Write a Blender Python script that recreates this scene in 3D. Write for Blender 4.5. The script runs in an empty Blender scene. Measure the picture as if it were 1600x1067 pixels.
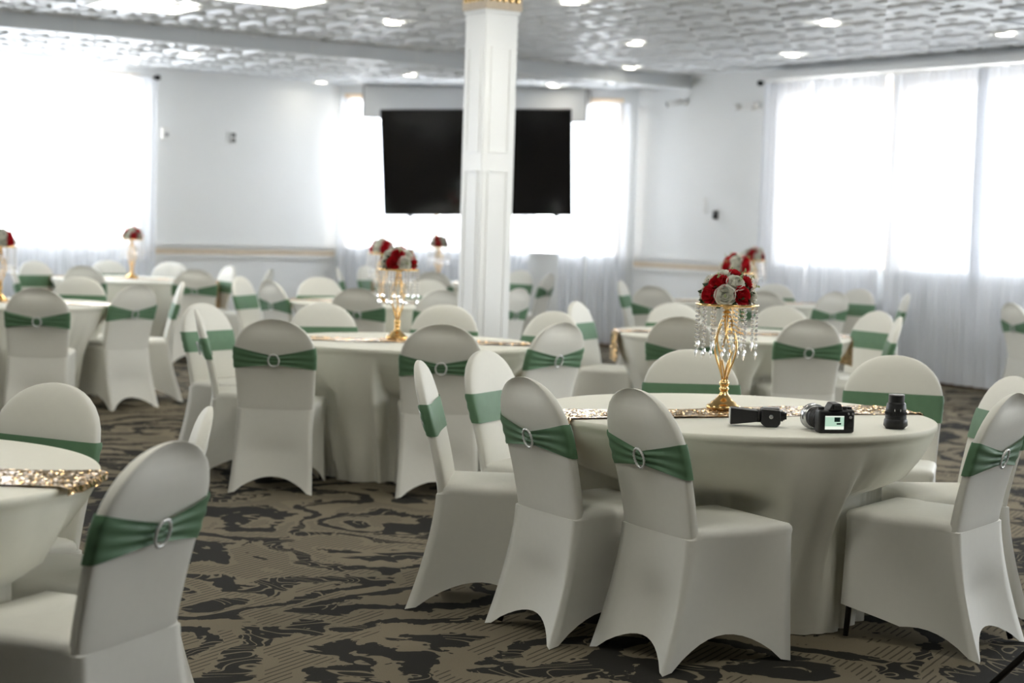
import bpy, bmesh, math, random
from mathutils import Vector, Matrix
import numpy as np

# ------------------------------------------------------------------ camera, world, exposure
S = bpy.context.scene
COL = S.collection
F_PX, HOR, ROLL, CAM_H = 2750.0, 350.0, 0.031, 1.47
cd = bpy.data.cameras.new('camera'); cam = bpy.data.objects.new('camera', cd); COL.objects.link(cam)
cd.sensor_width = 36.0; cd.lens = F_PX / 1600 * 36.0
_p = math.atan((533.5 - HOR) / F_PX)
_r0, _u0 = Vector((1, 0, 0)), Vector((0, math.sin(_p), math.cos(_p)))
_c, _s = math.cos(ROLL), math.sin(ROLL)
_r = _r0 * _c + _u0 * _s; _u = _u0 * _c - _r0 * _s; _b = _r.cross(_u)
cam.matrix_world = Matrix(((_r.x, _u.x, _b.x, 0), (_r.y, _u.y, _b.y, 0), (_r.z, _u.z, _b.z, CAM_H), (0, 0, 0, 1)))
cd.dof.use_dof = True; cd.dof.focus_distance = 6.1; cd.dof.aperture_fstop = 2.6
cd.clip_end = 200
S.camera = cam

W = bpy.data.worlds.new('sky'); S.world = W; W.use_nodes = True
bg = W.node_tree.nodes['Background']
bg.inputs[0].default_value = (0.92, 0.96, 1.0, 1); bg.inputs[1].default_value = 9.5
S.view_settings.view_transform = 'Standard'; S.view_settings.look = 'None'
S.view_settings.exposure = 0.64; S.view_settings.gamma = 1.0
S.view_settings.use_curve_mapping = False

HC, HL = 3.27, 3.13           # main ceiling, lower ceiling beyond the step
A_DIR = Vector((math.sin(math.radians(56)), math.cos(math.radians(56)), 0))
B_DIR = Vector((-A_DIR.y, A_DIR.x, 0))
# room corners
P1 = Vector((-2.28, 22.43, 0)); P2 = Vector((1.46, 21.77, 0))
RW0 = Vector((4.5, 17.27, 0)); RDIR = Vector((0.559, -0.829, 0))
R_END = P2 + RDIR * 24
LW0 = Vector((-5.61, 19.13, 0)); LDIR = (LW0 - P1).normalized()
L_END = P1 + LDIR * 16.6
BK1 = Vector((8, -9, 0)); BK2 = Vector((-9, -9, 0))
STEP_R = Vector((2.02, 20.93, 0)); STEP_L = Vector((L_END.x - .2, STEP_R.y - (STEP_R.x - L_END.x) * 0.678, 0))

# ------------------------------------------------------------------ helpers
def mesh(name, verts, faces, smooth=False):
    m = bpy.data.meshes.new(name); m.from_pydata([tuple(v) for v in verts], [], faces); m.update()
    if smooth: m.polygons.foreach_set('use_smooth', [True] * len(m.polygons))
    return m
def link(name, me, mat=None, parent=None, loc=None, rz=None):
    o = bpy.data.objects.new(name, me); COL.objects.link(o)
    if me is not None and mat is not None:
        if isinstance(mat, (list, tuple)):
            if not me.materials:
                for k in mat: me.materials.append(k)
        elif not me.materials: me.materials.append(mat)
    if parent is not None: o.parent = parent
    if loc is not None: o.location = loc
    if rz is not None: o.rotation_euler = (0, 0, rz)
    return o
def empty(name, loc=(0, 0, 0), rz=0.0):
    o = bpy.data.objects.new(name, None); COL.objects.link(o); o.location = loc; o.rotation_euler = (0, 0, rz)
    o.empty_display_size = 0.1
    return o
def tag(o, label, cat, group=None):
    o['label'] = label; o['category'] = cat
    if group: o['group'] = group
    return o
def struct(o, label=None):
    o['kind'] = 'structure'
    if label: o['label'] = label
    return o

class MB:
    """collects shapes into one mesh"""
    def __init__(s): s.v = []; s.f = []; s.m = []
    def add(s, verts, faces, mi=0):
        b = len(s.v); s.v += [Vector(v) for v in verts]; s.f += [tuple(i + b for i in f) for f in faces]; s.m += [mi] * len(faces)
    def box(s, lo, hi, M=None, mi=0):
        x0, y0, z0 = lo; x1, y1, z1 = hi
        vs = [Vector(p) for p in ((x0,y0,z0),(x1,y0,z0),(x1,y1,z0),(x0,y1,z0),(x0,y0,z1),(x1,y0,z1),(x1,y1,z1),(x0,y1,z1))]
        if M is not None: vs = [M @ v for v in vs]
        s.add(vs, [(0,3,2,1),(4,5,6,7),(0,1,5,4),(1,2,6,5),(2,3,7,6),(3,0,4,7)], mi)
    def lathe(s, prof, n=24, M=None, mi=0, cap=True):
        vs = []; fs = []
        for r, z in prof:
            for k in range(n):
                a = 2 * math.pi * k / n; vs.append(Vector((r * math.cos(a), r * math.sin(a), z)))
        for i in range(len(prof) - 1):
            for k in range(n):
                k2 = (k + 1) % n; fs.append((i*n+k, i*n+k2, (i+1)*n+k2, (i+1)*n+k))
        if cap:
            fs.append(tuple(range(n - 1, -1, -1))); fs.append(tuple((len(prof)-1)*n + k for k in range(n)))
        if M is not None: vs = [M @ v for v in vs]
        s.add(vs, fs, mi)
    def tube(s, pts, r, n=8, mi=0, closed=False):
        pts = [Vector(p) for p in pts]; vs = []; fs = []; N = len(pts)
        up = None
        for i, p in enumerate(pts):
            if closed: t = (pts[(i+1) % N] - pts[i-1]).normalized()
            else: t = (pts[min(i+1, N-1)] - pts[max(i-1, 0)]).normalized()
            if up is None: up = Vector((0, 0, 1)) if abs(t.z) < .9 else Vector((1, 0, 0))
            e1 = t.cross(up).normalized(); e2 = e1.cross(t).normalized(); up = e2
            rr = r[i] if isinstance(r, (list, tuple)) else r
            for k in range(n):
                a = 2 * math.pi * k / n; vs.append(p + e1 * (rr * math.cos(a)) + e2 * (rr * math.sin(a)))
        for i in range(N if closed else N - 1):
            j = (i + 1) % N
            for k in range(n):
                k2 = (k + 1) % n; fs.append((i*n+k, i*n+k2, j*n+k2, j*n+k))
        if not closed:
            fs.append(tuple(range(n - 1, -1, -1))); fs.append(tuple((N-1)*n + k for k in range(n)))
        s.add(vs, fs, mi)
    def grid(s, rows, closed_u=False, mi=0):
        n = len(rows[0]); vs = [p for r in rows for p in r]; fs = []
        for i in range(len(rows) - 1):
            for k in range(n if closed_u else n - 1):
                k2 = (k + 1) % n; fs.append((i*n+k, i*n+k2, (i+1)*n+k2, (i+1)*n+k))
        s.add(vs, fs, mi)
    def mesh(s, name, smooth=False, mats=None):
        m = mesh(name, s.v, s.f, smooth)
        if mats:
            for k in mats: m.materials.append(k)
            m.polygons.foreach_set('material_index', s.m)
        return m
    def build(s, name, mat, parent=None, smooth=False, loc=None, rz=None, bevel=0, auto=False):
        if isinstance(mat, (list, tuple)): me = s.mesh(name, smooth, mat); o = link(name, me, None, parent, loc, rz)
        else: o = link(name, s.mesh(name, smooth), mat, parent, loc, rz)
        if bevel:
            b = o.modifiers.new('bevel', 'BEVEL'); b.width = bevel; b.segments = 2; b.limit_method = 'ANGLE'; b.angle_limit = .6
        return o

# ------------------------------------------------------------------ materials
def pmat(name, col, rough=.6, metal=0.0, spec=.5, **kw):
    m = bpy.data.materials.new(name); m.use_nodes = True
    b = m.node_tree.nodes['Principled BSDF']
    b.inputs['Base Color'].default_value = (*col, 1); b.inputs['Roughness'].default_value = rough
    b.inputs['Metallic'].default_value = metal; b.inputs['Specular IOR Level'].default_value = spec
    for k, v in kw.items(): b.inputs[k].default_value = v
    return m
def nodes(m): return m.node_tree.nodes, m.node_tree.links, m.node_tree.nodes['Principled BSDF']
def noise_variation(m, scale, amount, bump=0.0, bscale=None, detail=3):
    """slight tonal variation and fine relief from object-space noise"""
    N, L, b = nodes(m)
    tc = N.new('ShaderNodeTexCoord'); nz = N.new('ShaderNodeTexNoise'); nz.inputs['Scale'].default_value = scale; nz.inputs['Detail'].default_value = detail
    L.new(tc.outputs['Object'], nz.inputs['Vector'])
    mx = N.new('ShaderNodeMix'); mx.data_type = 'RGBA'; mx.blend_type = 'MULTIPLY'; mx.inputs[0].default_value = amount
    mx.inputs[6].default_value = b.inputs['Base Color'].default_value
    L.new(nz.outputs['Fac'], mx.inputs[7]); L.new(mx.outputs[2], b.inputs['Base Color'])
    if bump:
        n2 = N.new('ShaderNodeTexNoise'); n2.inputs['Scale'].default_value = bscale or scale * 8; L.new(tc.outputs['Object'], n2.inputs['Vector'])
        bp = N.new('ShaderNodeBump'); bp.inputs['Strength'].default_value = bump; bp.inputs['Distance'].default_value = .01
        L.new(n2.outputs['Fac'], bp.inputs['Height']); L.new(bp.outputs['Normal'], b.inputs['Normal'])
    return m
def translucent(m, amount, col):
    N, L, b = nodes(m); out = N['Material Output']
    t = N.new('ShaderNodeBsdfTranslucent'); t.inputs['Color'].default_value = (*col, 1)
    mx = N.new('ShaderNodeMixShader'); mx.inputs[0].default_value = amount
    L.new(b.outputs[0], mx.inputs[1]); L.new(t.outputs[0], mx.inputs[2]); L.new(mx.outputs[0], out.inputs['Surface'])
    return m
def emit(name, col, strength):
    m = bpy.data.materials.new(name); m.use_nodes = True; N = m.node_tree.nodes; L = m.node_tree.links
    N.remove(N['Principled BSDF']); e = N.new('ShaderNodeEmission'); e.inputs[0].default_value = (*col, 1); e.inputs[1].default_value = strength
    L.new(e.outputs[0], N['Material Output'].inputs['Surface']); return m

M = {}
M['wall'] = noise_variation(pmat('wall_paint', (.80, .81, .80), .55, 0, .35), 1.5, .06, .05, 60)
M['trim'] = noise_variation(pmat('white_trim', (.82, .83, .82), .4), 3, .04)
M['ceil'] = noise_variation(pmat('ceiling_tin', (.70, .72, .73), .36, 0.0, .6), 4, .10)
M['ceil_flat'] = noise_variation(pmat('ceiling_board', (.60, .63, .66), .5), 2, .06)
M['step'] = noise_variation(pmat('step_paint', (.66, .69, .71), .38), 1, .06)
M['rail_white'] = pmat('rail_paint', (.72, .72, .70), .45)
M['rail_gold'] = noise_variation(pmat('rail_border', (.70, .58, .43), .5), 25, .35)
M['brown'] = noise_variation(pmat('baseboard_wood', (.22, .12, .06), .5), 6, .3)
M['casing'] = pmat('window_casing', (.78, .62, .45), .5)
M['spandex'] = translucent(noise_variation(pmat('ivory_spandex', (.81, .80, .735), .62, 0, .35), 40, .05), .14, (.80, .78, .68))
M['cloth'] = translucent(noise_variation(pmat('cream_tablecloth', (.84, .825, .73), .68, 0, .3), 30, .05), .10, (.80, .76, .60))
M['sash'] = translucent(noise_variation(pmat('green_sash', (.135, .26, .145), .55, 0, .4), 25, .25), .12, (.15, .36, .19))
M['pearl'] = pmat('rhinestone', (.86, .87, .86), .18, .25, .8)
M['gold'] = noise_variation(pmat('polished_gold', (.80, .54, .23), .16, 1.0), 12, .08)
M['crystal'] = pmat('crystal_glass', (.96, .97, .98), .04, 0, .9, **{'Transmission Weight': .72, 'IOR': 1.5})
M['red'] = noise_variation(pmat('red_petal', (.60, .013, .026), .6, 0, .25), 60, .25)
M['white_petal'] = noise_variation(pmat('white_petal', (.84, .83, .75), .6, 0, .25), 60, .10)
M['leaf'] = noise_variation(pmat('leaf_green', (.035, .085, .03), .5), 60, .3)
M['sprig'] = pmat('pale_sprig', (.42, .48, .22), .6)
M['black'] = noise_variation(pmat('black_plastic', (.012, .012, .013), .42), 200, .3)
M['black_gloss'] = pmat('black_screen', (.008, .008, .009), .12, 0, .6)
M['black_metal'] = pmat('black_metal', (.015, .015, .016), .3, .4)
M['rubber'] = pmat('black_rubber', (.01, .01, .01), .75)
M['silver'] = pmat('silver_ring', (.55, .56, .57), .25, 1.0)
M['grey'] = pmat('grey_plastic', (.25, .25, .25), .4)
M['white_plastic'] = pmat('white_plastic', (.80, .80, .78), .4)
M['lens_glass'] = pmat('lens_glass', (.02, .02, .03), .05, 0, .9)
M['downlight'] = emit('downlight_lens', (1.0, .93, .80), 22)
M['panel_light'] = emit('fluorescent_lens', (1.0, .97, .87), 11)
M['lcd'] = emit('lcd_picture', (.50, .72, .56), .6)
M['lcd_dark'] = pmat('lcd_dark', (.01, .03, .03), .3)
M['lcd_light'] = emit('lcd_highlight', (.85, .92, .80), .65)

def glass_mat():
    m = bpy.data.materials.new('window_glass'); m.use_nodes = True; N = m.node_tree.nodes; L = m.node_tree.links
    N.remove(N['Principled BSDF']); t = N.new('ShaderNodeBsdfTransparent'); g = N.new('ShaderNodeBsdfGlossy'); g.inputs['Roughness'].default_value = .02
    mx = N.new('ShaderNodeMixShader'); mx.inputs[0].default_value = .06
    L.new(t.outputs[0], mx.inputs[1]); L.new(g.outputs[0], mx.inputs[2]); L.new(mx.outputs[0], N['Material Output'].inputs['Surface']); return m
M['glass'] = glass_mat()
def sheer_mat(name='sheer_voile', lo=.66, hi=.84, tr=.38):
    m = bpy.data.materials.new(name); m.use_nodes = True; N = m.node_tree.nodes; L = m.node_tree.links
    N.remove(N['Principled BSDF'])
    t = N.new('ShaderNodeBsdfTransparent'); d = N.new('ShaderNodeBsdfDiffuse'); r = N.new('ShaderNodeBsdfTranslucent')
    d.inputs[0].default_value = (.90, .92, .96, 1); r.inputs[0].default_value = (.88, .91, .97, 1)
    m1 = N.new('ShaderNodeMixShader'); m1.inputs[0].default_value = tr; L.new(d.outputs[0], m1.inputs[1]); L.new(r.outputs[0], m1.inputs[2])
    # finely woven threads: open area varies a little with the weave
    tc = N.new('ShaderNodeTexCoord'); nz = N.new('ShaderNodeTexNoise'); nz.inputs['Scale'].default_value = 9
    mp = N.new('ShaderNodeMapping'); mp.inputs['Scale'].default_value = (1, 1, .12); L.new(tc.outputs['Object'], mp.inputs[0]); L.new(mp.outputs[0], nz.inputs['Vector'])
    ra = N.new('ShaderNodeMapRange'); ra.inputs[3].default_value = lo; ra.inputs[4].default_value = hi; L.new(nz.outputs['Fac'], ra.inputs[0])
    m2 = N.new('ShaderNodeMixShader'); L.new(ra.outputs[0], m2.inputs[0]); L.new(t.outputs[0], m2.inputs[1]); L.new(m1.outputs[0], m2.inputs[2])
    L.new(m2.outputs[0], N['Material Output'].inputs['Surface']); return m
M['sheer'] = sheer_mat(); M['voile'] = sheer_mat('dense_voile', .945, .995, .10)

def sequin_mat():
    m = pmat('sequin_gold', (.50, .33, .15), .13, 1.0); N, L, b = nodes(m)
    tc = N.new('ShaderNodeTexCoord'); v = N.new('ShaderNodeTexVoronoi'); v.inputs['Scale'].default_value = 150
    L.new(tc.outputs['Object'], v.inputs['Vector'])
    sub = N.new('ShaderNodeVectorMath'); sub.operation = 'SUBTRACT'; sub.inputs[1].default_value = (.5, .5, .5); L.new(v.outputs['Color'], sub.inputs[0])
    sc = N.new('ShaderNodeVectorMath'); sc.operation = 'SCALE'; sc.inputs['Scale'].default_value = 2.2; L.new(sub.outputs[0], sc.inputs[0])
    g = N.new('ShaderNodeNewGeometry'); ad = N.new('ShaderNodeVectorMath'); ad.operation = 'ADD'; L.new(g.outputs['Normal'], ad.inputs[0]); L.new(sc.outputs[0], ad.inputs[1])
    nm = N.new('ShaderNodeVectorMath'); nm.operation = 'NORMALIZE'; L.new(ad.outputs[0], nm.inputs[0]); L.new(nm.outputs[0], b.inputs['Normal'])
    cr = N.new('ShaderNodeValToRGB'); cr.color_ramp.elements[0].color = (.42, .26, .11, 1); cr.color_ramp.elements[1].color = (.80, .56, .30, 1)
    L.new(v.outputs['Distance'], cr.inputs[0]); L.new(cr.outputs[0], b.inputs['Base Color']); return m
M['sequin'] = sequin_mat()

def carpet_mat():
    m = pmat('swirl_carpet', (.2, .18, .14), .95, 0, .1); N, L, b = nodes(m)
    def node(t, **kw):
        n = N.new(t)
        for k, v in kw.items():
            if hasattr(n, k): setattr(n, k, v)
            else: n.inputs[k].default_value = v
        return n
    def math_(op, a, bb=None, c=None):
        n = N.new('ShaderNodeMath'); n.operation = op
        for i, x in enumerate((a, bb, c)):
            if x is None: continue
            if isinstance(x, (int, float)): n.inputs[i].default_value = x
            else: L.new(x, n.inputs[i])
        return n.outputs[0]
    tc = node('ShaderNodeTexCoord')
    # warp the plane so bands swirl
    w = node('ShaderNodeTexNoise', Scale=1.1, Detail=2.0); L.new(tc.outputs['Object'], w.inputs['Vector'])
    ws = node('ShaderNodeVectorMath', operation='SUBTRACT'); ws.inputs[1].default_value = (.5, .5, .5); L.new(w.outputs['Color'], ws.inputs[0])
    wm = node('ShaderNodeVectorMath', operation='SCALE'); wm.inputs['Scale'].default_value = 1.5; L.new(ws.outputs[0], wm.inputs[0])
    wa = node('ShaderNodeVectorMath', operation='ADD'); L.new(tc.outputs['Object'], wa.inputs[0]); L.new(wm.outputs[0], wa.inputs[1])
    n1 = node('ShaderNodeTexNoise', Scale=1.2, Detail=0.0); L.new(wa.outputs[0], n1.inputs['Vector'])
    bands = math_('SINE', math_('MULTIPLY', n1.outputs['Fac'], 34.0))
    n2 = node('ShaderNodeTexNoise', Scale=5.5, Detail=3.0, Roughness=.55, Distortion=1.6); L.new(tc.outputs['Object'], n2.inputs['Vector'])
    ragged = math_('ADD', bands, math_('MULTIPLY', math_('SUBTRACT', n2.outputs['Fac'], .5), 4.2))
    taupe = node('ShaderNodeMapRange'); taupe.inputs[1].default_value = -.30; taupe.inputs[2].default_value = -.22; L.new(ragged, taupe.inputs[0])
    # thin outlines of scrolls in the dark ground
    n3 = node('ShaderNodeTexNoise', Scale=2.3, Detail=0.5, Distortion=1.8); L.new(tc.outputs['Object'], n3.inputs['Vector'])
    ln = math_('ABSOLUTE', math_('SINE', math_('MULTIPLY', n3.outputs['Fac'], 30.0)))
    line = node('ShaderNodeMapRange'); line.inputs[1].default_value = .34; line.inputs[2].default_value = .22; L.new(ln, line.inputs[0])
    n4 = node('ShaderNodeTexNoise', Scale=1.7, Detail=1.0); L.new(tc.outputs['Object'], n4.inputs['Vector'])
    lmask = math_('GREATER_THAN', n4.outputs['Fac'], .50)
    tp = math_('MAXIMUM', taupe.outputs[0], math_('MULTIPLY', line.outputs[0], lmask))
    # hatch strokes inside the broad bands
    wv = node('ShaderNodeTexWave', Scale=11.0, Distortion=.6, wave_type='BANDS', bands_direction='X'); wv.inputs['Detail'].default_value = 1.0
    mp = N.new('ShaderNodeMapping'); mp.inputs['Rotation'].default_value = (0, 0, .5); L.new(tc.outputs['Object'], mp.inputs[0]); L.new(mp.outputs[0], wv.inputs['Vector'])
    hs = math_('LESS_THAN', wv.outputs['Fac'], .16)
    hm = math_('MULTIPLY', math_('GREATER_THAN', bands, .45), math_('GREATER_THAN', n4.outputs['Fac'], .44))
    tp2 = math_('MULTIPLY', tp, math_('SUBTRACT', 1.0, math_('MULTIPLY', math_('MULTIPLY', hs, hm), .7)))
    pile = node('ShaderNodeTexNoise', Scale=260.0, Detail=2.0); L.new(tc.outputs['Object'], pile.inputs['Vector'])
    c1 = node('ShaderNodeMix', data_type='RGBA'); c1.inputs[6].default_value = (.022, .021, .018, 1); c1.inputs[7].default_value = (.175, .148, .104, 1); L.new(tp2, c1.inputs[0])
    c2 = node('ShaderNodeMix', data_type='RGBA', blend_type='MULTIPLY'); c2.inputs[0].default_value = .5
    L.new(c1.outputs[2], c2.inputs[6]); L.new(pile.outputs['Fac'], c2.inputs[7])
    c3 = node('ShaderNodeMix', data_type='RGBA', blend_type='ADD'); c3.inputs[0].default_value = .22; L.new(c2.outputs[2], c3.inputs[6]); L.new(c1.outputs[2], c3.inputs[7])
    L.new(c3.outputs[2], b.inputs['Base Color'])
    bp = node('ShaderNodeBump'); bp.inputs['Strength'].default_value = .35; bp.inputs['Distance'].default_value = .006; L.new(pile.outputs['Fac'], bp.inputs['Height']); L.new(bp.outputs[0], b.inputs['Normal'])
    return m
M['carpet'] = carpet_mat()

# ------------------------------------------------------------------ setting: floor, walls, ceiling
def poly(name, pts, z, mat, down=False):
    vs = [(p.x, p.y, z) for p in pts]; f = list(range(len(vs)))
    m = mesh(name, vs, [tuple(f[::-1] if down else f)]); return link(name, m, mat)
ring = [P1, L_END, BK2, BK1, R_END, P2]            # counter-clockwise from above
struct(poly('floor', ring, 0, M['carpet']), 'dark taupe carpet with black swirls and hatched scrolls')
ceil_hi = struct(poly('ceiling', [STEP_R, STEP_L, BK2, BK1, R_END], HC + .03, M['ceil_flat'], True), 'white embossed tin tile ceiling over the main hall')
ceil_lo = struct(poly('ceiling', [STEP_R, P2, P1, L_END, STEP_L], HL + .03, M['ceil_flat'], False), 'lower tin tile ceiling along the windows')
# normals: low ceiling polygon order gives either sign; both sides are shaded

class Wall:
    """local frame: s along the wall, n into the room, z up"""
    def __init__(s, o, e, inward):
        s.o = o.copy(); s.d = (e - o).normalized(); s.len = (e - o).length
        n = Vector((-s.d.y, s.d.x, 0)); s.n = n if n.dot(inward) > 0 else -n
        s.M = Matrix(((s.d.x, s.n.x, 0, o.x), (s.d.y, s.n.y, 0, o.y), (0, 0, 1, 0), (0, 0, 0, 1)))
    def pt(s, a, n, z): return s.M @ Vector((a, n, z))
    def box(s, mb, a0, a1, n0, n1, z0, z1, mi=0): mb.box((a0, n0, z0), (a1, n1, z1), s.M, mi)
CTR = Vector((0, 8, 0))
WL = Wall(P1, L_END, CTR - P1); WM = Wall(P1, P2, CTR - P1); WR = Wall(P2, R_END, CTR - P2)
SILL, HEAD = 1.13, 3.05
# window spans along each wall (from the far corner)
WIN_L = [(2.95, 5.6), (5.8, 8.45), (8.65, 11.3), (11.5, 14.15)]
WIN_M = [(.08, 3.62)]
WIN_R = [(2.58, 4.30), (4.40, 6.55), (6.65, 8.8), (8.9, 11.05), (11.15, 13.3), (13.4, 15.55), (15.65, 17.8)]
def wall_mesh(name, w, wins, top, label):
    mb = MB(); a = 0
    for (x0, x1) in wins:
        w.box(mb, a, x0, -.2, 0, 0, top); w.box(mb, x0, x1, -.2, 0, 0, SILL); w.box(mb, x0, x1, -.2, 0, HEAD, top); a = x1
    w.box(mb, a, w.len, -.2, 0, 0, top)
    return struct(mb.build(name, M['wall']), label)
wall_mesh('wall_left', WL, WIN_L, HC + .1, 'white wall on the left with a chair rail')
wall_mesh('wall_far', WM, WIN_M, HC + .1, 'white end wall behind the television')
wall_mesh('wall_right', WR, WIN_R, HC + .1, 'white wall on the right beside the tall curtains')
for nm, p, q in (('wall_back', BK2, BK1), ('wall_side', L_END, BK2), ('wall_near', BK1, R_END)):
    w = Wall(p, q, CTR - (p + q) / 2); mb = MB(); w.box(mb, 0, w.len, -.2, 0, 0, HC + .1); struct(mb.build(nm, M['wall']))

def window(idx, w, x0, x1, nm):
    r = empty('window_%d' % idx, w.pt((x0 + x1) / 2, -.1, SILL)); struct(r, nm)
    inv = Matrix.Translation(-r.location)
    def part(name, mat, boxes):
        mb = MB()
        for a0, a1, n0, n1, z0, z1 in boxes: w.box(mb, a0, a1, n0, n1, z0, z1)
        mb.v = [inv @ v for v in mb.v]; return mb.build(name, mat, r)
    part('casing', M['casing'], [(x0, x0+.07, -.14, .015, SILL, HEAD), (x1-.07, x1, -.14, .015, SILL, HEAD), (x0+.07, x1-.07, -.14, .015, HEAD-.08, HEAD)])
    part('window_sill', M['trim'], [(x0, x1, -.15, .06, SILL-.03, SILL)])
    k = max(2, round((x1 - x0) / 1.2)); dw = (x1 - x0 - .14) / k
    for i in range(1, k): part('mullion', M['casing'], [(x0+.07+dw*i-.025, x0+.07+dw*i+.025, -.12, -.05, SILL, HEAD-.08)])
    for i in range(k): part('pane', M['glass'], [(x0+.07+dw*i, x0+.07+dw*(i+1), -.1, -.095, SILL, HEAD-.08)])
    # daylight sampling guide over the opening
    ld = bpy.data.lights.new('portal', 'AREA'); ld.shape = 'RECTANGLE'; ld.size = x1 - x0; ld.size_y = HEAD - SILL; ld.cycles.is_portal = True
    lo = bpy.data.objects.new('window_portal', ld); COL.objects.link(lo)
    lo.matrix_world = Matrix.Translation(w.pt((x0+x1)/2, -.22, (SILL+HEAD)/2)) @ w.n.to_track_quat('-Z', 'Z').to_matrix().to_4x4()
wi = 0
for w, wins, side in ((WM, WIN_M, 'far end'), (WL, WIN_L, 'left wall'), (WR, WIN_R, 'right wall')):
    for (x0, x1) in wins: wi += 1; window(wi, w, x0, x1, 'tan framed window in the ' + side)

# step between the two ceiling levels
sw = Wall(STEP_R, STEP_L, Vector((0, -1, 0)))
mb = MB(); sw.box(mb, 0, sw.len, -.06, 0, HL, HC + .04); st = struct(mb.build('ceiling_step', M['step']), 'pale grey drop face between the two ceilings')
for k in range(9):
    mb = MB(); sw.box(mb, 1.25 + k * 1.25, 1.256 + k * 1.25, 0, .003, HL, HC); mb.build('panel_seam', M['rail_white'], st)

# chair rail: white moulding with a gold border
def rail(name, w, a0, a1):
    mb = MB(); w.box(mb, a0, a1, 0, .012, .965, 1.115); w.box(mb, a0, a1, .012, .035, 1.098, 1.125); w.box(mb, a0, a1, .012, .03, .955, .973)
    r = struct(mb.build(name, M['rail_white']), 'white chair rail moulding with a tan border band')
    mb = MB(); w.box(mb, a0, a1, .012, .016, .995, 1.06); mb.build('border_band', M['rail_gold'], r)
rail('trim_1', WL, .03, 2.9); rail('trim_2', WR, .03, 2.5)
for nm, w in (('baseboard_right', WR), ('baseboard_left', WL), ('baseboard_far', WM)):
    mb = MB(); w.box(mb, .02, w.len, 0, .018, 0, .10); struct(mb.build(nm, M['brown']), 'brown wooden baseboard')

# embossed tin tiles, one object each, where the camera can see the ceiling
TS = .61
def tile_mesh():
    mb = MB(); h = TS / 2
    def ringsq(r, z): return [Vector((-r, -r, z)), Vector((r, -r, z)), Vector((r, r, z)), Vector((-r, r, z))]
    def cof(cx, cy, r, z0, z1, k):          # small raised boss
        o = [p + Vector((cx, cy, 0)) for p in ringsq(r, z0)] + [p + Vector((cx, cy, 0)) for p in ringsq(r * k, z1)]
        mb.add(o, [(0,1,5,4),(1,2,6,5),(2,3,7,6),(3,0,4,7),(4,5,6,7)])
    # rim rib, inner field
    rs = [(h, .0), (h, -.014), (h - .022, -.018), (h - .05, .012), (h - .075, .016)]
    vs = []
    for r, z in rs: vs += ringsq(r - .0015, z)
    fs = []
    for i in range(len(rs) - 1):
        for k in range(4): k2 = (k + 1) % 4; fs.append((i*4+k, i*4+k2, (i+1)*4+k2, (i+1)*4+k))
    fs.append(tuple((len(rs)-1)*4 + k for k in range(4)))
    mb.add(vs, fs)
    for cx in (-.115, .115):
        for cy in (-.115, .115): cof(cx, cy, .100, .016, -.012, .6)
    return mb.mesh('ceiling_tile')
tme = tile_mesh(); tme.materials.append(M['ceil'])
def in_view(p, m=40):
    d = p - Vector((0, 0, CAM_H)); z = -d.dot(_b)
    if z < 1: return False
    x = 800 + F_PX * d.dot(_r) / z; y = 533.5 - F_PX * d.dot(_u) / z
    return -m < x < 1600 + m and -m < y < 1067 + m
rz = math.atan2(A_DIR.y, A_DIR.x)
n_t = 0
for i in range(-30, 30):
    for j in range(-30, 8):
        q = STEP_R - A_DIR * (TS * (i + .5)) + B_DIR * (TS * (j + .5))
        z = HC if j < 0 else HL
        if j >= 0 and ((q - P1).dot(WL.n) < .3 or (q - P1).dot(WM.n) < .3): continue
        if (q - P2).dot(WR.n) < .3: continue
        if not in_view(Vector((q.x, q.y, z)), 30): continue
        o = link('ceiling_tile', tme, None, ceil_hi if j < 0 else ceil_lo, (q.x, q.y, z + .018), rz); n_t += 1
print('tiles', n_t)

# ------------------------------------------------------------------ pillar
def pillar():
    s = .140; r = empty('pillar', (-.222, 13.13, 0), rz); tag(r, 'square white panelled pillar with gold capital band', 'pillar')
    mb = MB(); mb.box((-s, -s, 0), (s, s, 3.02)); mb.build('shaft', M['trim'], r, bevel=.006)
    for z0, z1 in ((.25, 1.86), (1.99, 2.76)):
        for k in range(4):
            R = Matrix.Rotation(k * math.pi / 2, 4, 'Z'); mb = MB(); w = .088; t = .012
            for lo, hi in (((-w, -s - .006, z0), (-w + t, -s, z1)), ((w - t, -s - .006, z0), (w, -s, z1)), ((-w + t, -s - .006, z0), (w - t, -s, z0 + t)), ((-w + t, -s - .006, z1 - t), (w - t, -s, z1))): mb.box(lo, hi, R)
            mb.build('panel_moulding', M['trim'], r)
    mb = MB(); mb.box((-s - .012, -s - .012, 0), (s + .012, s + .012, .16)); mb.build('plinth', M['trim'], r, bevel=.008)
    mb = MB(); mb.box((-s - .012, -s - .012, 3.0), (s + .012, s + .012, 3.03)); mb.box((-s - .03, -s - .03, 3.18), (s + .03, s + .03, HC + .005)); mb.build('capital_moulding', M['trim'], r, bevel=.006)
    mb = MB(); mb.box((-s - .02, -s - .02, 3.03), (s + .02, s + .02, 3.18)); cb = mb.build('capital_band', M['rail_gold'], r)
    mb = MB()
    for k in range(4):
        R = Matrix.Rotation(k * math.pi / 2, 4, 'Z')
        for i in range(5):
            x = -s + (i + .5) * 2 * s / 5; mb.lathe([(.024, 0), (.02, .008), (.006, .013)], 8, R @ Matrix.Translation((x, -s - .02, 3.105)) @ Matrix.Rotation(math.pi / 2, 4, 'X'))
    mb.build('gold_rosettes', M['gold'], r)
pillar()

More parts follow.
